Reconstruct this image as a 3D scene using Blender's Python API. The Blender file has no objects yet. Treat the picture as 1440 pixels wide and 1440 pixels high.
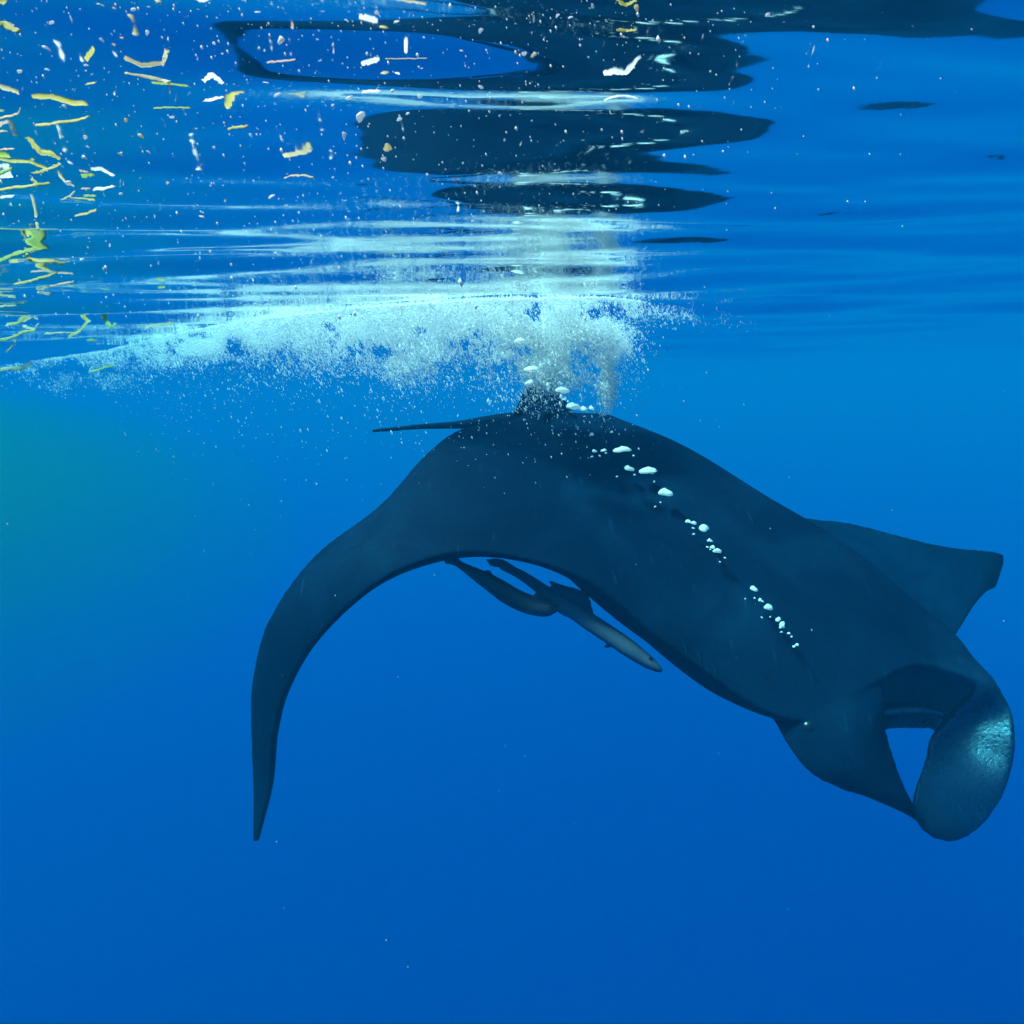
import bpy, math, random
import numpy as np
from mathutils import Vector, Matrix
from mathutils.bvhtree import BVHTree

random.seed(7); rng = np.random.default_rng(7)
scene = bpy.context.scene
col = scene.collection

# ------------------------------------------------------------------ camera
FPX = 938.0                      # focal length in pixels of the 1440 px frame
DEPTH = 0.40                     # the camera floats this far under the surface
PITCH = math.radians(10.57); ROLL = math.radians(1.8)
CAM = Vector((0, 0, -DEPTH))
fw = Vector((0, math.cos(PITCH), -math.sin(PITCH)))
up0 = Vector((0, math.sin(PITCH), math.cos(PITCH))); rt0 = Vector((1, 0, 0))
rt = rt0 * math.cos(ROLL) - up0 * math.sin(ROLL)
up = up0 * math.cos(ROLL) + rt0 * math.sin(ROLL)
cd = bpy.data.cameras.new('camera'); cam = bpy.data.objects.new('camera', cd); col.objects.link(cam)
m = Matrix((rt, up, -fw)).transposed().to_4x4(); m.translation = CAM
cam.matrix_world = m
cd.sensor_fit = 'HORIZONTAL'; cd.sensor_width = 36.0; cd.lens = 36.0 * FPX / 1440.0
cd.clip_start = 0.02; cd.clip_end = 2000
scene.camera = cam

# ------------------------------------------------------------------ light
SUN = Vector((-0.50, -0.04, 0.86)).normalized()      # towards the sun
world = bpy.data.worlds.new('World'); scene.world = world; world.use_nodes = True
wn = world.node_tree.nodes; wl = world.node_tree.links
bg = wn['Background']; sky = wn.new('ShaderNodeTexSky'); sky.sky_type = 'NISHITA'; sky.sun_disc = False
sky.sun_elevation = math.asin(SUN.z); sky.sun_rotation = math.atan2(SUN.x, SUN.y)
wl.new(sky.outputs[0], bg.inputs[0]); bg.inputs[1].default_value = 0.12
sd = bpy.data.lights.new('sun', 'SUN'); sd.energy = 4.8; sd.angle = math.radians(9); sd.color = (1.0, 0.98, 0.95)   # the ripples spread the sun's disc
so = bpy.data.objects.new('sun', sd); col.objects.link(so)
so.rotation_euler = (-SUN).to_track_quat('-Z', 'Y').to_euler()
so.location = (0, 0, 10)
vs = scene.view_settings; vs.view_transform = 'Standard'; vs.look = 'None'; vs.gamma = 1; vs.use_curve_mapping = False
vs.exposure = 1.04
cy = scene.cycles
cy.max_bounces = 6; cy.diffuse_bounces = 3; cy.glossy_bounces = 4; cy.transmission_bounces = 4
cy.volume_bounces = 2; cy.transparent_max_bounces = 40
cy.caustics_reflective = False; cy.caustics_refractive = False
cy.use_adaptive_sampling = True; cy.adaptive_threshold = 0.04; cy.adaptive_min_samples = 24
cy.use_denoising = True; cy.sample_clamp_indirect = 6

# ------------------------------------------------------------------ helpers
S = 0.75                                              # metres for one unit of the depths noted below
def P(px, py, d):
    """point seen at photo pixel (px, py), d units in front of the camera plane"""
    return CAM + (fw + rt * ((px - 720) / FPX) - up * ((py - 720) / FPX)) * (d * S)
def under_surface(px, py, z=-0.02, dmax=6.0):
    """distance (units) at which the sight line through a pixel meets the height z"""
    v = fw + rt * ((px - 720) / FPX) - up * ((py - 720) / FPX)
    if v.z <= 1e-4: return dmax
    return min(dmax, (z - CAM.z) / v.z / S)
def mesh_np(name, v, f):
    """mesh from numpy vertices (n,3) and faces (m,k), all of one size k"""
    v = np.asarray(v, np.float32); f = np.asarray(f, np.int32)
    me = bpy.data.meshes.new(name); k = f.shape[1]
    me.vertices.add(len(v)); me.vertices.foreach_set('co', v.ravel())
    me.loops.add(f.size); me.loops.foreach_set('vertex_index', f.ravel())
    me.polygons.add(len(f)); me.polygons.foreach_set('loop_start', np.arange(0, f.size, k, dtype=np.int32))
    me.polygons.foreach_set('use_smooth', np.ones(len(f), bool))
    me.update(calc_edges=True); me.validate()
    return me
def link(name, me, mat, parent=None):
    o = bpy.data.objects.new(name, me); col.objects.link(o)
    if mat and not me.materials: me.materials.append(mat)
    if parent: o.parent = parent
    return o
def tag(o, label=None, cat=None, group=None, kind=None):
    for k, x in (('label', label), ('category', cat), ('group', group), ('kind', kind)):
        if x: o[k] = x
    return o
def recentre(o):
    """put the origin in the middle of the mesh's foot"""
    me = o.data; n = len(me.vertices); v = np.empty(n * 3, np.float32); me.vertices.foreach_get('co', v); v = v.reshape(-1, 3)
    c = (v.min(0) + v.max(0)) / 2; c[2] = v[:, 2].min()
    me.vertices.foreach_set('co', (v - c).ravel()); me.update(); o.location = o.location + Vector(c.tolist())
def new_mat(name):
    mt = bpy.data.materials.new(name); mt.use_nodes = True
    return mt, mt.node_tree.nodes, mt.node_tree.links
def noise(n, l, scale, detail=4, rough=0.55, obj=True):
    tc = n.new('ShaderNodeTexCoord'); t = n.new('ShaderNodeTexNoise')
    t.inputs['Scale'].default_value = scale; t.inputs['Detail'].default_value = detail; t.inputs['Roughness'].default_value = rough
    l.new(tc.outputs['Object' if obj else 'Generated'], t.inputs['Vector']); return t
def ramp(n, l, src, stops):
    r = n.new('ShaderNodeValToRGB'); e = r.color_ramp.elements
    while len(e) < len(stops): e.new(0.5)
    for k, (p, c) in enumerate(stops): e[k].position = p; e[k].color = (*c, 1)
    l.new(src, r.inputs[0]); return r

# ------------------------------------------------------------------ materials
def mat_skin():
    mt, n, l = new_mat('manta_skin'); b = n['Principled BSDF']
    big = noise(n, l, 2.2, 8, 0.68); big.inputs['Distortion'].default_value = 0.6; fine = noise(n, l, 70, 4, 0.65)
    c = ramp(n, l, big.outputs[0], [(0.28, (0.0006, 0.0045, 0.015)), (0.48, (0.001, 0.0085, 0.0255)), (0.62, (0.0017, 0.0145, 0.038)), (0.8, (0.004, 0.026, 0.056))])
    # faint pale scratches
    tc2 = n.new('ShaderNodeTexCoord'); mp2 = n.new('ShaderNodeMapping'); mp2.inputs['Scale'].default_value = (30, 3, 5); mp2.inputs['Rotation'].default_value = (0.4, 0.7, 0.5)
    l.new(tc2.outputs['Object'], mp2.inputs[0]); t2 = n.new('ShaderNodeTexNoise'); t2.inputs['Scale'].default_value = 1.5; t2.inputs['Detail'].default_value = 3; l.new(mp2.outputs[0], t2.inputs[0])
    r2_ = ramp(n, l, t2.outputs[0], [(0.66, (0, 0, 0)), (0.74, (0.5, 0.5, 0.5))]); mxc = n.new('ShaderNodeMix'); mxc.data_type = 'RGBA'
    l.new(r2_.outputs[0], mxc.inputs['Factor']); l.new(c.outputs[0], mxc.inputs['A']); mxc.inputs['B'].default_value = (0.009, 0.045, 0.075, 1)
    l.new(mxc.outputs['Result'], b.inputs['Base Color'])
    rr = ramp(n, l, fine.outputs[0], [(0.3, (0.2,) * 3), (0.7, (0.42,) * 3)]); pass
    # highlight put in on the big mouth paddle: glossier than the back, tinted cyan
    geo = n.new('ShaderNodeTexCoord'); ds_ = n.new('ShaderNodeVectorMath'); ds_.operation = 'DISTANCE'; ds_.inputs[1].default_value = P(1375, 1070, 3.5)
    l.new(geo.outputs['Object'], ds_.inputs[0])
    mr = n.new('ShaderNodeMapRange'); mr.inputs['From Min'].default_value = 0.22; mr.inputs['From Max'].default_value = 0.42
    mr.inputs['To Min'].default_value = 0.9
    b.inputs['Specular Tint'].default_value = (0.35, 0.8, 1.0, 1); mr.inputs['To Max'].default_value = 0.035
    m2 = n.new('ShaderNodeMapRange'); m2.inputs['From Min'].default_value = 0.22; m2.inputs['From Max'].default_value = 0.42
    m2.inputs['To Min'].default_value = 0.0; m2.inputs['To Max'].default_value = 0.42
    l.new(ds_.outputs['Value'], m2.inputs['Value']); ad_ = n.new('ShaderNodeMath'); ad_.operation = 'ADD'
    l.new(rr.outputs[0], ad_.inputs[0]); l.new(m2.outputs[0], ad_.inputs[1]); l.new(ad_.outputs[0], b.inputs['Roughness'])
    l.new(ds_.outputs['Value'], mr.inputs['Value']); l.new(mr.outputs[0], b.inputs['Specular IOR Level'])
    bp = n.new('ShaderNodeBump'); bp.inputs['Strength'].default_value = 0.6; bp.inputs['Distance'].default_value = 0.003
    l.new(fine.outputs[0], bp.inputs['Height']); l.new(bp.outputs[0], b.inputs['Normal'])
    return mt
def mat_plain(name, lo, hi, scale=20, rough=0.5, trans=0.0):
    mt, n, l = new_mat(name); b = n['Principled BSDF']
    t = noise(n, l, scale, 3); c = ramp(n, l, t.outputs[0], [(0.35, lo), (0.65, hi)])
    l.new(c.outputs[0], b.inputs['Base Color']); b.inputs['Roughness'].default_value = rough
    if trans:
        tr = n.new('ShaderNodeBsdfTranslucent'); l.new(c.outputs[0], tr.inputs[0])
        mx = n.new('ShaderNodeMixShader'); mx.inputs[0].default_value = trans
        l.new(b.outputs[0], mx.inputs[1]); l.new(tr.outputs[0], mx.inputs[2]); l.new(mx.outputs[0], n['Material Output'].inputs[0])
    return mt
def mat_surface():
    """underside of the sea surface: Fresnel mirror with total reflection, clear where it is looked through steeply"""
    mt, n, l = new_mat('water_surface'); n.remove(n['Principled BSDF'])
    tc = n.new('ShaderNodeTexCoord'); mp = n.new('ShaderNodeMapping'); mp.inputs['Scale'].default_value = (0.55, 1.0, 1.0)
    l.new(tc.outputs['Object'], mp.inputs[0])
    t = n.new('ShaderNodeTexNoise'); t.inputs['Scale'].default_value = 5.0; t.inputs['Detail'].default_value = 2.0; t.inputs['Roughness'].default_value = 0.4
    l.new(mp.outputs[0], t.inputs[0])
    bp = n.new('ShaderNodeBump'); bp.inputs['Strength'].default_value = 0.3; bp.inputs['Distance'].default_value = 0.02
    l.new(t.outputs[0], bp.inputs['Height'])
    fr = n.new('ShaderNodeFresnel'); fr.inputs[0].default_value = 1.333; l.new(bp.outputs[0], fr.inputs[1])
    gl = n.new('ShaderNodeBsdfGlossy'); gl.inputs['Roughness'].default_value = 0.05; gl.inputs['Color'].default_value = (1, 1, 1, 1)
    l.new(bp.outputs[0], gl.inputs['Normal'])
    tr = n.new('ShaderNodeBsdfTransparent'); mx = n.new('ShaderNodeMixShader')
    l.new(fr.outputs[0], mx.inputs[0]); l.new(tr.outputs[0], mx.inputs[1]); l.new(gl.outputs[0], mx.inputs[2])
    l.new(mx.outputs[0], n['Material Output'].inputs[0])
    return mt
def mat_water():
    mt, n, l = new_mat('sea_water'); n.remove(n['Principled BSDF'])
    sc = n.new('ShaderNodeVolumeScatter'); ab = n.new('ShaderNodeVolumeAbsorption'); ad = n.new('ShaderNodeAddShader')
    SC = (0.0001, 0.0080, 0.0265); AB = (0.27, 0.046, 0.0165)
    SC = [x * 0.66 for x in SC]; AB = [AB[0]] + [x * 0.66 for x in AB[1:]]
    k = max(SC); sc.inputs['Color'].default_value = (*[x / k for x in SC], 1); sc.inputs['Density'].default_value = k
    sc.inputs['Anisotropy'].default_value = 0.0
    k = max(AB); ab.inputs['Color'].default_value = (*[1 - x / k for x in AB], 1); ab.inputs['Density'].default_value = k
    l.new(sc.outputs[0], ad.inputs[0]); l.new(ab.outputs[0], ad.inputs[1]); l.new(ad.outputs[0], n['Material Output'].inputs['Volume'])
    return mt
def mat_fine():
    mt, n, l = new_mat('fine_bubbles'); n.remove(n['Principled BSDF'])
    t = noise(n, l, 40, 2); c = ramp(n, l, t.outputs[0], [(0.3, (0.93, 0.95, 0.96)), (0.7, (0.99, 0.99, 0.99))])
    d = n.new('ShaderNodeBsdfDiffuse'); tl_ = n.new('ShaderNodeBsdfTranslucent'); tr = n.new('ShaderNodeBsdfTransparent')
    l.new(c.outputs[0], d.inputs[0]); l.new(c.outputs[0], tl_.inputs[0])
    a_ = n.new('ShaderNodeMixShader'); a_.inputs[0].default_value = 0.45; b_ = n.new('ShaderNodeMixShader'); b_.inputs[0].default_value = 0.5
    l.new(d.outputs[0], a_.inputs[1]); l.new(tl_.outputs[0], a_.inputs[2]); l.new(a_.outputs[0], b_.inputs[1]); l.new(tr.outputs[0], b_.inputs[2])
    l.new(b_.outputs[0], n['Material Output'].inputs[0]); return mt
M = dict(fine=mat_fine(), skin=mat_skin(), surface=mat_surface(), water=mat_water(),
         sand=mat_plain('sand', (0.25, 0.22, 0.16), (0.35, 0.31, 0.24), 0.3, 0.9),
         bubble=mat_plain('bubble', (0.93, 0.95, 0.95), (0.98, 0.98, 0.98), 30, 0.25, 0.5),
         eye=mat_plain('eye', (0.003, 0.005, 0.008), (0.008, 0.01, 0.014), 30, 0.3),
         dark_line=mat_plain('dark_line', (0.004, 0.004, 0.005), (0.008, 0.008, 0.009), 30, 0.6),
         throat=mat_plain('throat', (0.008, 0.014, 0.035), (0.018, 0.028, 0.06), 12, 0.6),
         gill=mat_plain('gill', (0.001, 0.01, 0.022), (0.002, 0.018, 0.036), 25, 0.5),
         lip=mat_plain('lip', (0.03, 0.06, 0.09), (0.06, 0.1, 0.14), 25, 0.45),  # paler tone paints in the light falling on the lower lip
         remora_dark=mat_plain('remora_dark', (0.02, 0.023, 0.026), (0.05, 0.053, 0.058), 6, 0.5),
         remora_pale=mat_plain('remora_pale', (0.045, 0.08, 0.12), (0.07, 0.115, 0.16), 6, 0.8),
         yellow=mat_plain('weed_yellow', (0.78, 0.68, 0.16), (0.86, 0.8, 0.3), 40, 0.6, 0.65),
         straw=mat_plain('weed_straw', (0.82, 0.68, 0.42), (0.88, 0.8, 0.52), 40, 0.6, 0.65),
         green=mat_plain('weed_green', (0.5, 0.66, 0.1), (0.66, 0.76, 0.22), 40, 0.6, 0.65),
         pink=mat_plain('weed_pink', (0.8, 0.6, 0.5), (0.88, 0.7, 0.6), 40, 0.6, 0.65),
         speck=mat_plain('speck', (0.86, 0.84, 0.78), (0.94, 0.93, 0.9), 60, 0.6, 0.45))

# ------------------------------------------------------------------ the sea: bottom, surface, water
me = mesh_np('sea_floor', [(-190, -190, -95), (190, -190, -95), (190, 190, -95), (-190, 190, -95)], [(0, 1, 2, 3)])
tag(link('sea_floor', me, M['sand']), 'pale sandy bottom lost in the deep blue water', 'sea floor', kind='structure')

NR, NA = 520, 640
r = 0.12 * (190 / 0.12) ** (np.arange(NR) / (NR - 1)); a = np.arange(NA) * 2 * math.pi / NA
R, A = np.meshgrid(r, a, indexing='ij'); X = R * np.sin(A); Y = R * np.cos(A)
dr = R * math.log(190 / 0.12) / (NR - 1); cell = np.maximum(dr, R * 2 * math.pi / NA)
Z = np.zeros_like(X)
wr = np.random.default_rng(21)
WAVES = []
for k in range(80):
    lam = 0.18 * (1.4 / 0.18) ** wr.random()
    th = math.radians(90 + 6 + wr.normal(0, 9))       # travel mostly along the view
    amp = 0.0025 * lam ** 0.95 * wr.uniform(0.5, 1.3)
    WAVES.append((lam, amp, math.cos(th) * 2 * math.pi / lam, math.sin(th) * 2 * math.pi / lam, wr.uniform(0, 6.28)))
def wave_z(x, y, cell=None):
    z = np.zeros_like(x)
    for lam, amp, kx, ky, p0 in WAVES:
        fade = 1.0 if cell is None else np.clip((lam / cell - 3.0) / 4.0, 0, 1)
        ph = kx * x + ky * y + p0
        z += amp * fade * (np.sin(ph) + 0.25 * np.cos(2 * ph))
    return z
Z = wave_z(X, Y, cell)
def meet_surface(px, py, below=0.02, dmax=6.0):
    """distance (units) at which a sight line first comes within `below` of the waves"""
    v = fw + rt * ((px - 720) / FPX) - up * ((py - 720) / FPX)
    t = np.linspace(0.15, dmax * S, 1200); x, y, z = v.x * t, v.y * t, CAM.z + v.z * t
    k = np.nonzero(z > wave_z(x, y) - below)[0]
    return (t[k[0]] if len(k) else dmax * S) / S
verts = np.stack([X, Y, Z], -1).reshape(-1, 3)
i = np.arange(NR - 1)[:, None] * NA + np.arange(NA)[None]; j = np.arange(NR - 1)[:, None] * NA + (np.arange(NA)[None] + 1) % NA
faces = np.stack([i, i + NA, j + NA, j], -1).reshape(-1, 4)
faces = faces[:, ::-1]
cen = np.array([[0, 0, float(Z[0].mean())]]); verts = np.vstack([verts, cen]); ci = len(verts) - 1
me = mesh_np('water_surface', verts, faces)
tag(link('water_surface', me, M['surface']), 'rippled underside of the sea surface mirroring the water below', 'water', kind='structure')
if me.polygons[5000].normal.z < 0: me.flip_normals()

b = 200.0
v = [(x, y, z) for z in (-96.0, 0.35) for y in (-b, b) for x in (-b, b)]
me = mesh_np('haze', v, [(0, 2, 3, 1), (4, 5, 7, 6), (0, 1, 5, 4), (2, 6, 7, 3), (0, 4, 6, 2), (1, 3, 7, 5)])
tag(link('haze', me, M['water']), 'clear blue sea water filling the whole scene', 'water', kind='stuff')

mt, n, l = new_mat('glow_water'); n.remove(n['Principled BSDF'])
sc = n.new('ShaderNodeVolumeScatter'); ab = n.new('ShaderNodeVolumeAbsorption'); ad = n.new('ShaderNodeAddShader')
sc.inputs['Color'].default_value = (0.15, 1, 0.55, 1); sc.inputs['Density'].default_value = 0.006
ab.inputs['Color'].default_value = (0.3, 1.0, 0.0, 1); ab.inputs['Density'].default_value = 0.05
l.new(sc.outputs[0], ad.inputs[0]); l.new(ab.outputs[0], ad.inputs[1]); l.new(ad.outputs[0], n['Material Output'].inputs['Volume'])
M['glow'] = mt
mt, n, l = new_mat('tint_layer_water'); n.remove(n['Principled BSDF'])  # layer added so level views look greener than views into the deep
sc = n.new('ShaderNodeVolumeScatter'); ab = n.new('ShaderNodeVolumeAbsorption'); ad = n.new('ShaderNodeAddShader')
sc.inputs['Color'].default_value = (0.01, 1, 0.75, 1); sc.inputs['Density'].default_value = 0.0037
ab.inputs['Color'].default_value = (0.5, 1.0, 0.0, 1); ab.inputs['Density'].default_value = 0.0082
l.new(sc.outputs[0], ad.inputs[0]); l.new(ab.outputs[0], ad.inputs[1]); l.new(ad.outputs[0], n['Material Output'].inputs['Volume'])
b = 199.0
v = [(x, y, z) for z in (-6.5, 0.32) for y in (-b, b) for x in (-b, b)]
me = mesh_np('tint_layer_haze', v, [(0, 2, 3, 1), (4, 5, 7, 6), (0, 1, 5, 4), (2, 6, 7, 3), (0, 4, 6, 2), (1, 3, 7, 5)])
tag(link('tint_layer_haze', me, mt), 'added green tint to the water in the top few metres of the sea', 'water', kind='stuff')

# ------------------------------------------------------------------ manta
def cr(p, n):
    """Catmull-Rom along axis 0, n samples"""
    p = np.asarray(p, float); k = len(p); e = np.concatenate([[2 * p[0] - p[1]], p, [2 * p[-1] - p[-2]]])
    t = np.linspace(0, k - 1, n); i = np.minimum(t.astype(int), k - 2); u = (t - i).reshape((-1,) + (1,) * (p.ndim - 1))
    a, b_, c, d = e[i], e[i + 1], e[i + 2], e[i + 3]
    return 0.5 * (2 * b_ + (c - a) * u + (2 * a - 5 * b_ + 4 * c - d) * u ** 2 + (3 * b_ - a - 3 * c + d) * u ** 3)
def grid_surface(g, nu, nv):
    g = cr(np.asarray(g, float), nu)
    return np.swapaxes(cr(np.swapaxes(g, 0, 1), nv), 0, 1)
def shell(pts, thick, nrm=None):
    """closed shell: sheet pts (R,C,3) and the same sheet moved back along its normals by thick (R,C)"""
    R_, C_ = pts.shape[:2]
    if nrm is None:
        du = np.gradient(pts, axis=0); dv = np.gradient(pts, axis=1)
        nrm = np.cross(du, dv); nrm /= np.linalg.norm(nrm, axis=-1, keepdims=True) + 1e-9
        cv = np.array(CAM)[None, None] - pts
        if (nrm * cv).sum() < 0: nrm = -nrm
    back = pts - nrm * thick[..., None]
    v = np.concatenate([pts.reshape(-1, 3), back.reshape(-1, 3)]); N = R_ * C_
    idx = np.arange(N).reshape(R_, C_); f = []
    q = np.stack([idx[:-1, :-1], idx[1:, :-1], idx[1:, 1:], idx[:-1, 1:]], -1).reshape(-1, 4)
    f.append(q); f.append(q[:, ::-1] + N)
    ring = np.concatenate([idx[0, :], idx[1:, -1], idx[-1, -2::-1], idx[-2:0:-1, 0]]); nx = np.roll(ring, -1)
    f.append(np.stack([ring, nx, nx + N, ring + N], -1))
    return v, np.concatenate(f)
def tube(pts, rad, sides=14, flat=None):
    """closed tube along points with a radius (or (ra, rb) along side axis / other axis) per point"""
    pts = np.asarray(pts, float); T = np.gradient(pts, axis=0); T /= np.linalg.norm(T, axis=1, keepdims=True)
    ref = np.array([0, 0, 1.0]) if flat is None else np.asarray(flat, float)
    B = np.cross(T, ref); B /= np.linalg.norm(B, axis=1, keepdims=True); Nn = np.cross(B, T)
    an = np.arange(sides) * 2 * math.pi / sides; v = []
    for k in range(len(pts)):
        ra, rb = rad[k] if np.ndim(rad[k]) else (rad[k], rad[k])
        v.append(pts[k] + np.outer(np.cos(an) * ra, B[k]) + np.outer(np.sin(an) * rb, Nn[k]))
    v = np.concatenate(v + [pts[:1], pts[-1:]]); n = len(pts); f = []
    for k in range(n - 1):
        for s in range(sides):
            a0 = k * sides + s; a1 = k * sides + (s + 1) % sides
            f.append((a0, a1, a1 + sides, a0 + sides))
    c0, c1 = n * sides, n * sides + 1
    for s in range(sides):
        f.append((c0, (s + 1) % sides, s, s)); f.append((c1, (n - 1) * sides + s, (n - 1) * sides + (s + 1) % sides, (n - 1) * sides + (s + 1) % sides))
    return v, f
def to_mesh(name, pieces):
    vs_, fs = [], []; o = 0
    for v, f in pieces:
        for q in np.asarray(f).tolist():
            t = []
            for x in q:
                if x not in t: t.append(x)
            fs.append([x + o for x in t])
        vs_.append(np.asarray(v)); o += len(v)
    me = bpy.data.meshes.new(name); me.from_pydata(np.concatenate(vs_).tolist(), [], fs); me.update()
    return me
def fuse(name, pieces, voxel, smooth=4, factor=0.5):
    """join closed pieces to one continuous skin"""
    tmp = bpy.data.objects.new('tmp', to_mesh('tmp', pieces)); col.objects.link(tmp)
    md = tmp.modifiers.new('r', 'REMESH'); md.mode = 'VOXEL'; md.voxel_size = voxel; md.use_smooth_shade = True
    ms = tmp.modifiers.new('s', 'SMOOTH'); ms.factor = factor; ms.iterations = smooth
    dg = bpy.context.evaluated_depsgraph_get(); me = bpy.data.meshes.new_from_object(tmp.evaluated_get(dg)); me.name = name
    old = tmp.data; bpy.data.objects.remove(tmp); bpy.data.meshes.remove(old)
    me.polygons.foreach_set('use_smooth', np.ones(len(me.polygons), bool))
    return me

DORSAL = (rt * 0.30 + up0 * 0.62 - fw * 0.72).normalized()
# rows across the span, near wing tip -> spine -> far wing tip: leading edge, trailing edge (px, py, depth), camber, thickness
rows = [
    ((360, 1184, 4.02), (354, 1185, 4.05), 0.00, 0.02),
    ((379, 1105, 3.95), (355, 1105, 4.08), 0.01, 0.05),
    ((384, 1035, 3.86), (352, 1025, 4.04), 0.02, 0.07),
    ((402, 972, 3.76), (354, 955, 3.98), 0.03, 0.09),
    ((448, 896, 3.60), (377, 872, 3.92), 0.04, 0.11),
    ((533, 818, 3.46), (440, 783, 3.92), 0.05, 0.14),
    ((632, 779, 3.42), (533, 710, 4.00), 0.06, 0.18),
    ((731, 784, 3.42), (594, 642, 4.20), 0.07, 0.16),
    ((836, 822, 3.40), (640, 606, 4.45), 0.08, 0.19),
    ((945, 908, 3.36), (690, 592, 4.62), 0.09, 0.26),
    ((1110, 1012, 3.30), (740, 588, 4.72), 0.10, 0.40),
    ((1228, 962, 3.37), (770, 583, 4.78), 0.10, 0.42),
    ((1290, 936, 3.45), (800, 580, 4.84), 0.09, 0.42),
    ((1350, 948, 3.54), (830, 580, 4.90), [(1310, 905), (1230, 815), (1120, 735), (1010, 665), (915, 612)], 0.40),
    ((1396, 968, 3.62), (862, 585, 4.96), [(1346, 894), (1278, 838), (1186, 762), (1085, 702), (968, 630)], 0.38),
    ((1352, 915, 3.95), (960, 634, 5.10), 0.02, 0.30),
    ((1335, 905, 4.30), (1088, 716, 5.25), 0.00, 0.20),
    ((1345, 893, 4.60), (1200, 736, 5.25), 0.00, 0.12),
    ((1368, 856, 4.85), (1320, 766, 5.20), 0.00, 0.07),
    ((1387, 834, 5.00), (1402, 776, 5.12), 0.00, 0.05),
    ((1400, 827, 5.08), (1412, 788, 5.2), 0.00, 0.03),
    ((1398, 825, 5.2), (1408, 795, 5.3), 0.00, 0.02),
]
NC = 7; g = []; th = []
for lead, trail, cam_, tk in rows:
    L = np.array(P(*lead)); T = np.array(P(*trail)); row = []; tr_ = []
    for k in range(NC):
        t = k / (NC - 1)
        if isinstance(cam_, list):
            d_ = lead[2] + (trail[2] - lead[2]) * t - 0.10 * math.sin(math.pi * t)
            row.append(L if k == 0 else T if k == NC - 1 else np.array(P(*cam_[k - 1], d_)))
        else:
            row.append(L * (1 - t) + T * t + np.array(DORSAL) * cam_ * math.sin(math.pi * t) ** 0.8)
    g.append(row)
pts = grid_surface(g, 240, 110)
tk = cr(np.array([[x[3]] for x in rows]), 240)[:, 0]
vv = np.linspace(0, 1, 110)
prof = np.sqrt(np.clip(vv, 0, 1)) * (1 - vv) ** 0.9 * 2.05
head = np.clip((np.linspace(0, len(rows) - 1, 240) - 9.6) / 0.7, 0, 1) * np.clip((15.2 - np.linspace(0, len(rows) - 1, 240)) / 0.7, 0, 1)
prof_head = np.where(vv < 0.12, 0.12, 0.12 + (vv - 0.12) * 4.0)
pf = prof[None] * (1 - head[:, None]) + np.minimum(prof[None], prof_head[None]) * head[:, None]
thick = np.maximum(tk[:, None] * pf, 0.022)
pieces = [shell(pts, thick)]
# lower jaw
jaw = [[P(1225, 1012, 3.46), P(1262, 1006, 3.56), P(1300, 1008, 3.64), P(1345, 1010, 3.74)],
       [P(1180, 995, 3.60), P(1215, 985, 3.72), P(1250, 980, 3.80), P(1290, 975, 3.90)],
       [P(1080, 950, 3.85), P(1110, 925, 3.95), P(1140, 905, 4.05), P(1180, 890, 4.15)]]
jp = grid_surface([[list(x) for x in r_] for r_ in jaw], 30, 30)
pieces.append(shell(jp, np.full((30, 30), 0.06)))
# paddles beside the mouth (cephalic fins): rows from the base to the tip, each from outer to inner edge
back_bvh = BVHTree.FromPolygons([Vector(x) for x in pts.reshape(-1, 3).tolist()],
    [(a_ * 110 + b_, a_ * 110 + b_ + 1, (a_ + 1) * 110 + b_ + 1, (a_ + 1) * 110 + b_) for a_ in range(239) for b_ in range(109)])
def on_back(px, py, off):
    d = (fw + rt * ((px - 720) / FPX) - up * ((py - 720) / FPX)); h_ = back_bvh.ray_cast(CAM, d.normalized())
    return None if h_[0] is None else (h_[0] - CAM).dot(fw) / S + off
def base(o_, i_, d_, off=0.015):
    """a row of a paddle laid onto the skin of the head"""
    row = []
    for k in range(6):
        t = k / 5; x = o_[0] + (i_[0] - o_[0]) * t; y = o_[1] + (i_[1] - o_[1]) * t
        row.append(np.array(P(x, y, on_back(x, y, off) or d_)))
    return row
def free(o_, i_, bl):
    O = np.array(P(*o_)); I = np.array(P(*i_))
    return [O * (1 - k / 5) + I * (k / 5) - np.array(fw) * bl * math.sin(math.pi * k / 5) for k in range(6)]
def paddle(rows_, tks, nu=70, nv=44):
    pt = grid_surface(rows_, nu, nv); tk_ = cr(np.array([[x] for x in tks]), nu)
    s_ = np.sin(np.linspace(0.12, math.pi - 0.12, nv)) ** 0.5
    return shell(pt, np.maximum(tk_ * s_[None], 0.022))
pieces.append(paddle([base((1035, 970), (1205, 905), 3.5, .03), base((1080, 1005), (1232, 942), 3.4, .012), free((1108, 1048, 3.31), (1246, 985, 3.37), .06),
                      free((1138, 1087, 3.27), (1247, 1025, 3.34), .07), free((1180, 1110, 3.26), (1259, 1068, 3.32), .06),
                      free((1228, 1126, 3.26), (1274, 1108, 3.30), .05), free((1270, 1145, 3.27), (1290, 1138, 3.29), .02),
                      free((1300, 1165, 3.28), (1307, 1163, 3.28), 0)], [0.06, 0.08, 0.12, 0.11, 0.09, 0.06, 0.03, 0.02]))
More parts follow.
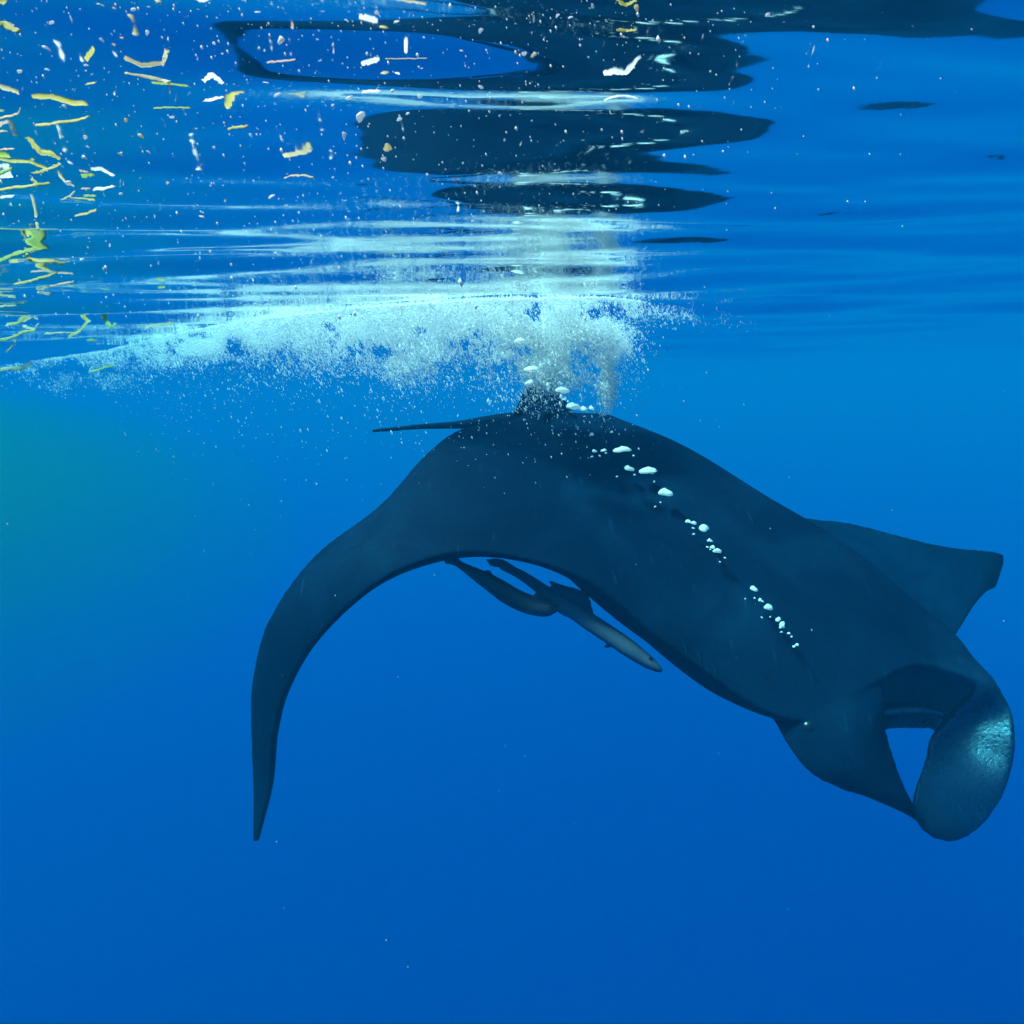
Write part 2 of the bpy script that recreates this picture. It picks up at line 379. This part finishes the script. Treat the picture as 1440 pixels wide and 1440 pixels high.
pieces.append(paddle([base((1325, 880), (1315, 912), 3.62, .03), base((1362, 915), (1345, 942), 3.62, .01), free((1403, 960, 3.60), (1372, 968, 3.57), .02),
                      free((1422, 1000, 3.54), (1338, 1012, 3.64), -.02), free((1427, 1040, 3.48), (1313, 1036, 3.62), -.05),
                      free((1425, 1075, 3.45), (1304, 1068, 3.55), -.045), free((1414, 1114, 3.42), (1290, 1105, 3.45), -.015),
                      free((1393, 1150, 3.39), (1285, 1134, 3.38), .0), free((1372, 1171, 3.365), (1290, 1152, 3.36), .01), free((1354, 1182, 3.355), (1299, 1168, 3.345), .005), free((1336, 1186, 3.345), (1318, 1181, 3.34), 0)],
                     [0.05, 0.06, 0.07, 0.07, 0.06, 0.05, 0.05, 0.04, 0.035, 0.03, 0.025]))
# throat at the back of the open mouth
tw = [[P(1215, 925, 3.72), P(1300, 915, 3.80), P(1395, 950, 3.86)], [P(1215, 975, 3.70), P(1300, 975, 3.84), P(1392, 985, 3.84)], [P(1215, 1022, 3.64), P(1300, 1020, 3.76), P(1360, 1018, 3.80)]]
throat_piece = shell(grid_surface([[list(x) for x in r_] for r_ in tw], 24, 24), np.full((24, 24), 0.08))
# dorsal fin and tail
df = [[P(722, 580, 4.70), P(760, 582, 4.72), P(812, 586, 4.74)], [P(735, 552, 4.76), P(762, 550, 4.77), P(796, 562, 4.78)],
      [P(746, 528, 4.80), P(762, 526, 4.80), P(782, 538, 4.80)]]
pieces.append(shell(grid_surface([[list(x) for x in r_] for r_ in df], 20, 20), np.full((20, 20), 0.05)))
tl = cr([list(P(*x)) for x in ((770, 592, 4.72), (700, 592, 4.84), (648, 597, 4.95), (590, 600, 5.05), (523, 606, 5.15))], 40)
pieces.append(tube(tl, np.interp(np.linspace(0, 1, 40), [0, .3, .6, 1], [.06, .035, .02, .012])))
me = fuse('manta_ray', pieces, 0.0088, 9)
manta = link('manta_ray', me, M['skin'])
tag(manta, 'large black manta ray swimming down with curved wings and open mouth', 'manta ray')
dgm = bpy.context.evaluated_depsgraph_get()
bvh = BVHTree.FromPolygons([v_.co.copy() for v_ in me.vertices], [tuple(p.vertices) for p in me.polygons])
def hit(px, py):
    d = (fw + rt * ((px - 720) / FPX) - up * ((py - 720) / FPX)); h = bvh.ray_cast(CAM, d.normalized())
    return h
# ball helper
def ball(name, c, rad, mat, parent=None, squash=(1, 1, 1), seg=16, rings=10):
    v = [(0, 0, 1)]; f = []
    for i_ in range(1, rings):
        for j_ in range(seg):
            t_ = math.pi * i_ / rings; p_ = 2 * math.pi * j_ / seg; v.append((math.sin(t_) * math.cos(p_), math.sin(t_) * math.sin(p_), math.cos(t_)))
    v.append((0, 0, -1)); v = np.array(v) * rad * np.array(squash); e = len(v) - 1
    for j_ in range(seg):
        k_ = (j_ + 1) % seg; f.append((0, 1 + j_, 1 + k_)); f.append((e, e - seg + k_, e - seg + j_))
    for i_ in range(rings - 2):
        for j_ in range(seg):
            k_ = (j_ + 1) % seg; a_ = 1 + i_ * seg
            f.append((a_ + j_, a_ + seg + j_, a_ + seg + k_, a_ + k_))
    me_ = bpy.data.meshes.new(name); me_.from_pydata(v.tolist(), [], f); me_.update()
    me_.polygons.foreach_set('use_smooth', np.ones(len(f), bool))
    o = link(name, me_, mat, parent); o.location = c; return o
for q in (1.0, 0.8, 0.6, 0.42):  # nested volumes added to give the water at left a green glow
    al = ball('glow_haze', P(-360, 640, 4.6), 1.0, M['glow'], None, (2.7 * q, 2.6 * q, 1.0 * q), 64, 40)
    al.location.z = -0.22 - 1.0 * q
    tag(al, 'green tinted algae water added below the floating weed', 'glow', 'algae tinted water', kind='stuff')
h = hit(1137, 1022)
if h[0]: ball('eye', h[0] - h[1] * 0.022, 0.030, M['eye'], manta)
cp = [hit(x, y) for x, y in ((1122, 904), (1112, 916), (1100, 930), (1088, 944), (1076, 956))]
if all(c[0] for c in cp):
    v, f = tube(cr([list(c[0] - c[1] * 0.003) for c in cp], 20), [0.0036] * 20, 8); link('dark_line', to_mesh('dark_line', [(v, f)]), M['dark_line'], manta)  # a thin dark line laid on the skin
M['gill'].node_tree.nodes['Principled BSDF'].inputs['Specular IOR Level'].default_value = 0
M['dark_line'].node_tree.nodes['Principled BSDF'].inputs['Specular IOR Level'].default_value = 0
v, f = tube(cr([list(P(*x)) for x in ((1236, 1004, 3.43), (1262, 1000, 3.47), (1295, 999, 3.53), (1325, 1004, 3.6))], 24), np.interp(np.linspace(0, 1, 24), [0, .3, .8, 1], [.008, .011, .01, .006]), 12)
to_ = link('throat', to_mesh('throat', [throat_piece]), M['throat'], manta); to_['label'] = 'dark blue lining of the open mouth'
to_.data.polygons.foreach_set('use_smooth', np.ones(len(to_.data.polygons), bool))
lp = link('lower_lip', to_mesh('lower_lip', [(v, f)]), M['lip'], manta); lp['label'] = 'lower lip of the open mouth with its light painted pale'
lp.data.polygons.foreach_set('use_smooth', np.ones(len(lp.data.polygons), bool))
for gl in (((955, 893), (962, 905), (966, 920), (962, 934)), ((972, 905), (982, 918), (986, 934), (982, 946)), ((992, 922), (1004, 936), (1008, 950), (1005, 960))):
    cp = [hit(*q) for q in gl]
    if all(c[0] for c in cp):
        v, f = tube(cr([list(c[0] - c[1] * 0.003) for c in cp], 16), np.interp(np.linspace(0, 1, 16), [0, .5, 1], [.003, .006, .003]), 8)
        link('gill_slit', to_mesh('gill_slit', [(v, f)]), M['gill'], manta)

# ------------------------------------------------------------------ remoras
def remora(spine, prof_, fins, mat, label, voxel=0.006):
    sp = cr([list(P(*s)) for s in spine], 44)
    t = np.linspace(0, 1, 44); px = [p[0] for p in prof_]
    ra = np.interp(t, px, [p[1] for p in prof_]); rb = np.interp(t, px, [p[2] for p in prof_])
    side = np.array(fw)
    pcs = [tube(sp, list(zip(ra, rb)), 16, flat=side)]
    for fin, thk in fins:
        gs = grid_surface([[list(P(*x)) for x in r_] for r_ in fin], 16, 16); pcs.append(shell(gs, np.full((16, 16), thk)))
    me_ = fuse('remora', pcs, voxel, 3, 0.4)
    o = link('remora', me_, mat); tag(o, label, 'remora'); return o
r1 = remora([(640, 790, 3.62), (660, 802, 3.60), (690, 820, 3.58), (725, 842, 3.56), (760, 855, 3.54), (786, 857, 3.53)],
            [(0, .014, .012), (.15, .018, .014), (.32, .030, .024), (.5, .040, .034), (.7, .040, .034), (.88, .03, .026), (.97, .014, .015), (1, .006, .008)],
            [([[(622, 785, 3.62), (626, 794, 3.62)], [(640, 783, 3.62), (640, 796, 3.62)], [(655, 795, 3.61), (651, 803, 3.61)]], .008),
             ([[(672, 808, 3.58), (688, 801, 3.59), (700, 818, 3.58)], [(690, 822, 3.57), (700, 822, 3.57), (712, 830, 3.57)]], .007),
             ([[(680, 822, 3.58), (690, 834, 3.59), (708, 838, 3.58)], [(692, 820, 3.57), (700, 826, 3.57), (714, 832, 3.57)]], .007),
             ([[(750, 836, 3.52), (757, 830, 3.52)], [(752, 846, 3.53), (770, 846, 3.53)]], .007)],
            M['remora_dark'], 'small dark remora under the manta beside a paler longer one')
r2 = remora([(704, 795, 3.66), (735, 810, 3.64), (775, 838, 3.60), (818, 867, 3.56), (862, 896, 3.52), (903, 925, 3.49), (931, 944, 3.47)],
            [(0, .016, .012), (.15, .02, .016), (.35, .028, .024), (.55, .036, .03), (.75, .036, .03), (.9, .025, .022), (.97, .015, .016), (1, .006, .01)],
            [([[(682, 786, 3.68), (690, 797, 3.68)], [(705, 786, 3.67), (712, 800, 3.67)], [(728, 799, 3.65), (726, 806, 3.65)]], .008),
             ([[(770, 815, 3.60), (800, 824, 3.61), (824, 832, 3.60), (832, 846, 3.59)], [(780, 832, 3.59), (800, 842, 3.58), (820, 855, 3.57), (836, 866, 3.56)]], .007),
             ([[(776, 848, 3.60), (790, 866, 3.61), (818, 873, 3.60), (838, 880, 3.59)], [(790, 842, 3.59), (805, 852, 3.58), (825, 866, 3.57), (842, 874, 3.56)]], .007),
             ([[(848, 910, 3.54), (852, 913, 3.54)], [(868, 886, 3.50), (886, 902, 3.50)]], .008)],
            M['remora_pale'], 'long pale grey remora swimming below the manta belly')
for o, (x, y, d) in ((r1, (774, 852, 3.505)), (r2, (914, 925, 3.46))):
    ball('eye', P(x, y, d), 0.006, M['eye'], o, seg=10, rings=6)

# ------------------------------------------------------------------ bubbles
def cap_bubble(wpx, hpx, d, seed):
    """a rising air bubble: flattened dome with an uneven hollow underside"""
    q = random.Random(seed); s = d * S / FPX; a_, c_ = wpx * s / 2, hpx * s / 2
    n = 14; rg = 9; v = []; f = []
    ph = [q.uniform(0, 6.28) for _ in range(4)]
    for i_ in range(rg + 1):
        t_ = math.pi * i_ / rg
        for j_ in range(n):
            p_ = 2 * math.pi * j_ / n
            w = 1 + 0.2 * math.sin(2 * p_ + ph[0]) + 0.18 * math.sin(3 * p_ + ph[1]) * math.sin(t_) + q.uniform(-.08, .08)
            z = math.cos(t_); zz = z if z > 0 else 0.45 * z + 0.35 * (1 - math.sin(t_))
            zz += 0.2 * math.cos(p_ + ph[2]) + q.uniform(-.14, .14) * math.sin(t_)
            v.append((a_ * w * math.sin(t_) * math.cos(p_), a_ * w * math.sin(t_) * math.sin(p_), c_ * zz))
    for i_ in range(rg):
        for j_ in range(n):
            k_ = (j_ + 1) % n; f.append((i_ * n + j_, (i_ + 1) * n + j_, (i_ + 1) * n + k_, i_ * n + k_))
    me_ = bpy.data.meshes.new('air_bubble'); me_.from_pydata(v, [], f); me_.update()
    me_.polygons.foreach_set('use_smooth', np.ones(len(f), bool)); return me_
trail = [(733, 481, 22, 12), (750, 520, 26, 12), (746, 539, 18, 11), (791, 550, 20, 12), (806, 573, 20, 14), (820, 576, 12, 10), (832, 575, 10, 9),
         (836, 635, 7, 6), (849, 634, 8, 6), (873, 634, 26, 13), (884, 660, 15, 11), (910, 663, 25, 13), (936, 694, 20, 15),
         (968, 734, 8, 7), (976, 736, 8, 7), (990, 744, 16, 13), (998, 761, 8, 7), (1002, 770, 7, 7), (1009, 776, 12, 11),
         (1060, 829, 12, 11), (1069, 844, 6, 6), (1081, 855, 12, 12), (1094, 872, 9, 9), (1100, 879, 10, 10), (1109, 891, 5, 5), (1121, 907, 5, 5),
         (832, 612, 8, 7), (860, 608, 5, 5)]
tr_rng = random.Random(5)
for (x, y, w, hh) in list(trail[3:26]):
    for _ in range(2 if w > 9 else 1):
        trail.append((x + tr_rng.uniform(-1.1, .9) * w, y + tr_rng.uniform(0.2, 1.3) * hh, tr_rng.uniform(2.5, 5), tr_rng.uniform(2.5, 4.5)))
big_lab = {0: 'white dome bubble inside the splash above the dorsal fin', 1: 'broad white dome bubble at the top of the dorsal fin',
           2: 'ragged white bubble on the dorsal fin just under a broad dome bubble', 3: 'white dome bubble at the front slope of the dorsal fin',
           9: 'largest white bubble in the trail along the manta back'}
for k, (x, y, w, hh) in enumerate(trail):
    hx = hit(x, y + 6); hx = hx if hx[0] else hit(x, y + 30)
    d = ((hx[0] - CAM).dot(fw) / S - 0.12) if hx[0] else 4.6
    if y < 560: d = 3.8
    elif y < 600: d = min(d, 4.0)
    elif y < 645: d -= 0.3
    o = link('air_bubble', cap_bubble(w * .88, hh * .88, d, k), M['bubble']); o.location = P(x, y, d)
    tag(o, big_lab.get(k, ('tiny' if w < 9 else 'small' if w < 15 else 'wide') + ' white air bubble in the slanting trail over the manta back'), 'bubble', 'bubbles trailing over the manta')

# splash: tens of thousands of fine bubbles under the broken surface
line_x = [-40, 60, 150, 220, 330, 500, 700, 850, 950, 1060]; line_y = [520, 505, 492, 474, 452, 432, 420, 417, 428, 448]
def cloud(pos, rad, name, mat, stretch=1.8):
    n = len(pos); o6 = np.array([(1, 0, 0), (-1, 0, 0), (0, 1, 0), (0, -1, 0), (0, 0, 1), (0, 0, -1)], float)
    ax = np.array(rt * 0.35 - up * 0.94); ax /= np.linalg.norm(ax)
    st = 1 + (stretch - 1) * rng.random(n)
    v = o6[None] * rad[:, None, None]
    v = v + (v @ ax)[..., None] * ax[None, None] * (st - 1)[:, None, None] + pos[:, None, :]
    f8 = np.array([(0, 2, 4), (2, 1, 4), (1, 3, 4), (3, 0, 4), (2, 0, 5), (1, 2, 5), (3, 1, 5), (0, 3, 5)])
    f = (f8[None] + 6 * np.arange(n)[:, None, None]).reshape(-1, 3)
    return link(name, mesh_np(name, v.reshape(-1, 3), f), mat)
def pix(x, y, d):
    return np.array(CAM)[None] + (np.array(fw)[None] + ((x - 720) / FPX)[:, None] * np.array(rt)[None] - ((y - 720) / FPX)[:, None] * np.array(up)[None]) * (d * S)[:, None]
xs, ys, ds = [], [], []
def value_noise(x, y, cx, cy_, seed):
    g_ = np.random.default_rng(seed).random((64, 64)); u = x / cx; w_ = y / cy_
    i0 = np.floor(u).astype(int); j0 = np.floor(w_).astype(int); fu = u - i0; fv = w_ - j0
    fu = fu * fu * (3 - 2 * fu); fv = fv * fv * (3 - 2 * fv)
    G_ = lambda a_, b_: g_[a_ % 64, b_ % 64]
    return (G_(i0, j0) * (1 - fu) + G_(i0 + 1, j0) * fu) * (1 - fv) + (G_(i0, j0 + 1) * (1 - fu) + G_(i0 + 1, j0 + 1) * fu) * fv
def froth(x, y):
    q = y - 0.35 * (x % 1000) * 0                      # clumps leaning with the drift of the bubbles
    xs_ = x - 0.4 * y
    return 0.5 * value_noise(xs_, q, 34, 26, 1) + 0.3 * value_noise(xs_, q, 15, 13, 2) + 0.2 * value_noise(xs_, q, 6, 8, 3)
def lobe(n, x, y, d0=0.0, d1=0.5, clump=True):
    if clump:
        kk = froth(x, y) + rng.normal(0, 0.11, len(x)) > 0.45; x, y = x[kk], y[kk]
    ly = np.interp(x, line_x, line_y); y = np.maximum(y, ly + rng.random(len(x)) * 3)
    dl = np.array([under_surface(a_, b_, -0.01, 6.2) for a_, b_ in zip(x, ly)])
    xs.append(x); ys.append(y); ds.append(dl + d0 + (d1 - d0) * rng.random(len(x)))
N_ = rng.normal
def fringe(n, x, spread):
    lobe(n, x, np.interp(x, line_x, line_y) + np.abs(N_(0, 1, n)) * spread * (0.5 + 0.5 * np.sin(x / 23.0 + 2 * np.sin(x / 61.0)) ** 2))
fringe(42000, 140 + 760 * rng.beta(1.6, 1.5, 42000), 19); fringe(20000, rng.normal(330, 80, 20000), 14)
x = 150 + 760 * rng.beta(1.5, 1.4, 9000); lobe(0, x, np.interp(x, line_x, line_y) + np.abs(N_(0, 3.0, 9000)), 0, .08, False)
for (cx, cy_, sx, sy, n) in ((290, 484, 60, 12, 2600), (400, 468, 60, 18, 2600), (510, 458, 60, 22, 3200), (600, 470, 36, 34, 3600), (560, 505, 22, 18, 900),
                             (700, 452, 45, 24, 4200), (755, 475, 38, 34, 7500), (775, 520, 26, 18, 1500), (830, 470, 30, 26, 6000), (852, 525, 7, 26, 900), (856, 548, 6, 10, 300),
                             (240, 490, 26, 14, 1400), (120, 505, 40, 10, 500), (460, 500, 60, 20, 900), (70, 502, 14, 7, 260), (34, 516, 16, 6, 200), (130, 528, 26, 6, 220), (100, 540, 50, 8, 350), (190, 500, 30, 9, 500)):
    n = int(n * 4.4); lobe(n, N_(cx, sx, n), N_(cy_, sy, n))
n = 6500; x = 150 + 760 * rng.beta(1.5, 1.3, n); lobe(n, x, np.interp(x, line_x, line_y) + rng.exponential(46, n), -0.2, 0.6, False)
n = 500; x = rng.normal(720, 110, n); lobe(n, x, 520 + np.abs(N_(0, 60, n)), -0.5, 0.0)
n = 1100; x = 880 + 190 * rng.beta(1, 2.2, n); lobe(n, x, np.interp(x, line_x, line_y) + np.abs(N_(0, 9, n)) + (1070 - x) * 0.12 * rng.random(n), 0, .2)
x, y, d = np.concatenate(xs), np.concatenate(ys), np.concatenate(ds)
pos = pix(x, y, d); rad = np.minimum(np.exp(rng.normal(math.log(0.0019), 0.45, len(pos))), 0.009)
big = rng.random(len(pos)) < 0.004; rad[big] = rng.uniform(0.004, 0.009, big.sum())
keep = pos[:, 2] < wave_z(pos[:, 0], pos[:, 1]) - 0.006
cl = cloud(pos[keep], rad[keep], 'splash_bubbles', M['fine'], 2.6)
tag(cl, 'white cloud of fine bubbles churned under the surface', 'bubbles', kind='stuff')

# drifting specks in the upper water
n = 900
x = np.concatenate([rng.uniform(-60, 560, n // 2), rng.normal(720, 260, n // 2)]); y = np.concatenate([rng.uniform(-20, 470, n // 2), np.abs(rng.normal(0, 190, n // 2))])
d = np.array([under_surface(a_, b_, -0.03, 4.5) for a_, b_ in zip(x, y)]) * rng.uniform(0.35, 0.97, n)
k2 = 40; x = np.concatenate([x, rng.uniform(0, 1440, k2)]); y = np.concatenate([y, rng.uniform(560, 1440, k2)]); d = np.concatenate([d, rng.uniform(0.7, 3.2, k2)])
pos = pix(x, y, d); rad = d * S / FPX * np.exp(rng.normal(math.log(0.9), 0.45, len(d))); rad[-k2:] *= 0.55
kp = pos[:, 2] < wave_z(pos[:, 0], pos[:, 1]) - 0.01; pos = pos[kp]; rad = rad[kp]
sp = cloud(pos, rad, 'drifting_specks', M['speck'], 2.2); tag(sp, 'tiny pale specks drifting through the upper water', 'specks', kind='stuff')

# larger specks, one by one
for k, (x, y, w) in enumerate([(188, 14, 9), (73, 32, 9), (65, 68, 12), (207, 46, 8), (143, 56, 7), (28, 101, 9), (66, 98, 7), (121, 92, 7), (90, 150, 8), (242, 165, 8),
                               (120, 193, 8), (177, 169, 7), (198, 192, 10), (209, 214, 7), (119, 222, 9), (168, 217, 6), (236, 258, 7), (170, 273, 7), (96, 258, 11),
                               (396, 58, 16), (390, 134, 11), (468, 148, 6), (437, 209, 9), (352, 190, 7), (382, 277, 11), (284, 305, 8), (301, 61, 6), (492, 138, 12), (552, 128, 7),
                               (590, 136, 10), (737, 76, 9), (751, 78, 10), (676, 43, 8), (802, 25, 8), (784, 22, 7), (833, 9, 8), (507, 165, 16), (562, 168, 9), (574, 160, 7), (676, 123, 9),
                               (540, 224, 10), (545, 208, 16), (484, 190, 10), (703, 244, 7), (649, 72, 7), (530, 18, 8), (1080, 21, 8), (895, 11, 10), (45, 317, 7), (115, 365, 8)]):
    d = meet_surface(x, y, 0.03, 4.0) * random.uniform(0.75, 0.97)
    q = random.random()
    o = link('drifting_flake', cap_bubble(w * .8, w * random.uniform(0.4, 0.7), d, 300 + k), M['speck'] if q < .88 else M['straw']); o.location = P(x, y, d)
    o.rotation_euler = (random.uniform(-.6, .6), random.uniform(-.7, .7), random.uniform(0, 6))
    tag(o, ('small ' if w < 8 else 'large ' if w > 10 else '') + ('whitish' if q < .88 else 'straw coloured') + ' flake of debris drifting just under the surface', 'flake', 'pale flakes drifting under the surface')

# ------------------------------------------------------------------ weed fragments at the surface
def weed(poly, w, mat, label, dd=0.985, grp='weed fragments floating at the surface'):
    cx = sum(p[0] for p in poly) / len(poly); cy_ = sum(p[1] for p in poly) / len(poly)
    d = meet_surface(cx, cy_, 0.010, 4.6) * dd; s = d * S / FPX
    n = 5 * len(poly); kp = np.array([list(P(x, y, d * (1 + random.uniform(-.01, .01)))) for x, y in poly]); tt = np.linspace(0, len(poly) - 1, n)
    p = np.stack([np.interp(tt, np.arange(len(poly)), kp[:, c]) for c in range(3)], 1) + np.random.default_rng(int(cx * 7 + cy_)).normal(0, 0.35 * s, (n, 3))
    t = np.linspace(0, 1, n); wr_ = 0.68 * w * s / 2 * (0.72 + 0.28 * np.sin(math.pi * np.clip(t * .9 + .08, 0, 1)) ** 0.5) * (1 + 0.16 * np.random.default_rng(int(cx * 3 + cy_)).normal(0, 1, n))
    T_ = np.gradient(p, axis=0); T_ /= np.linalg.norm(T_, axis=1, keepdims=True) + 1e-9
    q = np.random.default_rng(int(cx * 5 + cy_)); nn = np.array(up0) * 0.5 - np.array(fw) * 0.95 + q.normal(0, 0.12, 3); nn /= np.linalg.norm(nn)
    B_ = np.cross(T_, nn); B_ /= np.linalg.norm(B_, axis=1, keepdims=True) + 1e-9; N2 = np.cross(B_, T_)
    cup = q.uniform(-0.35, 0.35); ac = (-1.0, -0.55, 0.0, 0.55, 1.0)           # a thin cupped blade, 0.4 mm thick
    rows_ = [p + B_ * (wr_ * 1.15 * a_)[:, None] + N2 * (wr_ * cup * a_ * a_)[:, None] for a_ in ac]
    v, f = shell(np.stack(rows_, 1), np.full((n, 5), 0.0004), np.repeat(N2[:, None], 5, 1))
    me_ = to_mesh('weed_fragment', [(v, f)]); me_.polygons.foreach_set('use_smooth', np.ones(len(me_.polygons), bool))
    o = link('weed_fragment', me_, M[mat]); recentre(o); return tag(o, label, 'weed', grp)
small = 'short pale strand of weed floating at the surface'
G = 'short weed strands floating at the surface'
for poly, w, mt, lab in [
    ([(-14, 30), (5, 34), (27, 45)], 15, 'yellow', 'thick yellow weed stem above all the other strands'),
    ([(175, 103), (200, 107), (230, 113), (237, 116), (240, 130)], 8, 'straw', 'straw coloured weed strand with a sharply bent end'),
    ([(50, 176), (80, 172), (106, 169), (125, 163)], 11, 'yellow', 'long bright yellow green weed blade with no branches'),
    ([(-10, 168), (12, 163), (24, 160), (29, 152)], 8, 'straw', 'straw coloured strand hooked up at its end'),
    ([(216, 152), (240, 151), (268, 152)], 6, 'green', 'faint thin green strand below the bent straw strand'),
    ([(-8, 187), (8, 183)], 9, 'straw', small), ([(0, 210), (20, 209)], 6, 'pink', small),
    ([(-8, 246), (4, 240), (16, 236)], 13, 'green', 'stubby bright green blade next to a white flake'),
    ([(47, 244), (60, 241), (75, 236), (86, 230)], 8, 'yellow', 'yellow strand joined to a longer one below by a stub'),
    ([(-8, 268), (20, 263), (46, 260), (70, 257)], 9, 'yellow', 'long yellow strand with a stub rising from it'),
    ([(2, 277), (20, 275)], 10, 'speck', small), ([(86, 281), (96, 276), (105, 269)], 6, 'straw', small),
    ([(131, 266), (145, 265), (162, 261)], 9, 'speck', small), ([(114, 265), (126, 265)], 6, 'pink', small), ([(117, 275), (136, 276)], 6, 'green', small),
    ([(105, 303), (120, 301), (136, 295)], 6, 'yellow', small), ([(51, 312), (53, 323)], 5, 'straw', small), ([(122, 118), (135, 116)], 8, 'yellow', small),
    ([(288, 141), (300, 140), (315, 136)], 10, 'speck', small), ([(376, 87), (395, 86), (415, 83)], 10, 'pink', 'pale pink strand beneath the dark reflected wing'),
    ([(321, 180), (335, 178), (348, 176)], 8, 'yellow', small), ([(401, 250), (410, 246), (428, 246), (441, 250)], 7, 'straw', 'small arched pale strand'),
    ([(541, 82), (570, 82), (601, 81)], 6, 'straw', 'long straight straw coloured strand in the dark reflection'),
    ([(867, 42), (880, 43), (895, 42)], 6, 'yellow', 'small yellow strand in the dark reflection of the manta'),
    ([(850, 140), (865, 135), (880, 134), (899, 139)], 7, 'speck', 'white arched strand in the dark reflection of the manta'),
    ([(509, 129), (535, 128)], 8, 'speck', small), ([(-8, 370), (6, 364), (20, 357), (44, 351), (68, 348)], 11, 'green', 'longest branch of the forked green weed clump'),
    ([(35, 356), (40, 364), (60, 368), (75, 367), (90, 371)], 9, 'yellow', 'lower branch of the forked green weed clump'),
    ([(44, 382), (60, 381), (75, 382)], 5, 'pink', small), ([(20, 400), (45, 394), (70, 387), (84, 379)], 7, 'yellow', 'thin yellow strand crossing a pink one'),
    ([(70, 402), (88, 399), (104, 396)], 6, 'pink', small), ([(53, 411), (72, 414)], 6, 'straw', small), ([(-6, 432), (24, 429)], 6, 'straw', small),
    ([(10, 456), (24, 455), (36, 446), (53, 437)], 7, 'yellow', small), ([(33, 459), (48, 463), (54, 455)], 6, 'straw', small),
    ([(-8, 480), (16, 475), (32, 467), (50, 464)], 7, 'yellow', small), ([(62, 469), (85, 467), (105, 467)], 6, 'straw', small),
    ([(96, 475), (112, 466), (122, 455), (137, 442)], 10, 'yellow', 'thick yellow strand slanting up above the left end of the splash'),
    ([(145, 445), (150, 452), (156, 460), (162, 455)], 7, 'green', small), ([(8, 495), (18, 488), (22, 478)], 6, 'straw', small),
    ([(205, 460), (225, 457), (245, 455)], 6, 'straw', small), ([(122, 478), (136, 479)], 6, 'green', small), ([(222, 405), (233, 404)], 5, 'green', small),
    ([(44, 252), (52, 257)], 6, 'yellow', small), ([(0, 520), (14, 518), (34, 517), (46, 508)], 8, 'straw', small), ([(125, 523), (145, 517), (160, 513)], 6, 'green', small),
]:
    if lab == small: lab = small.replace('pale', {'yellow': 'yellow', 'straw': 'straw coloured', 'green': 'green', 'pink': 'pinkish', 'speck': 'white'}[mt]); small_one = True
    else: small_one = False
    weed(poly, w, mt, lab, grp=G if small_one else 'weed fragments floating at the surface')
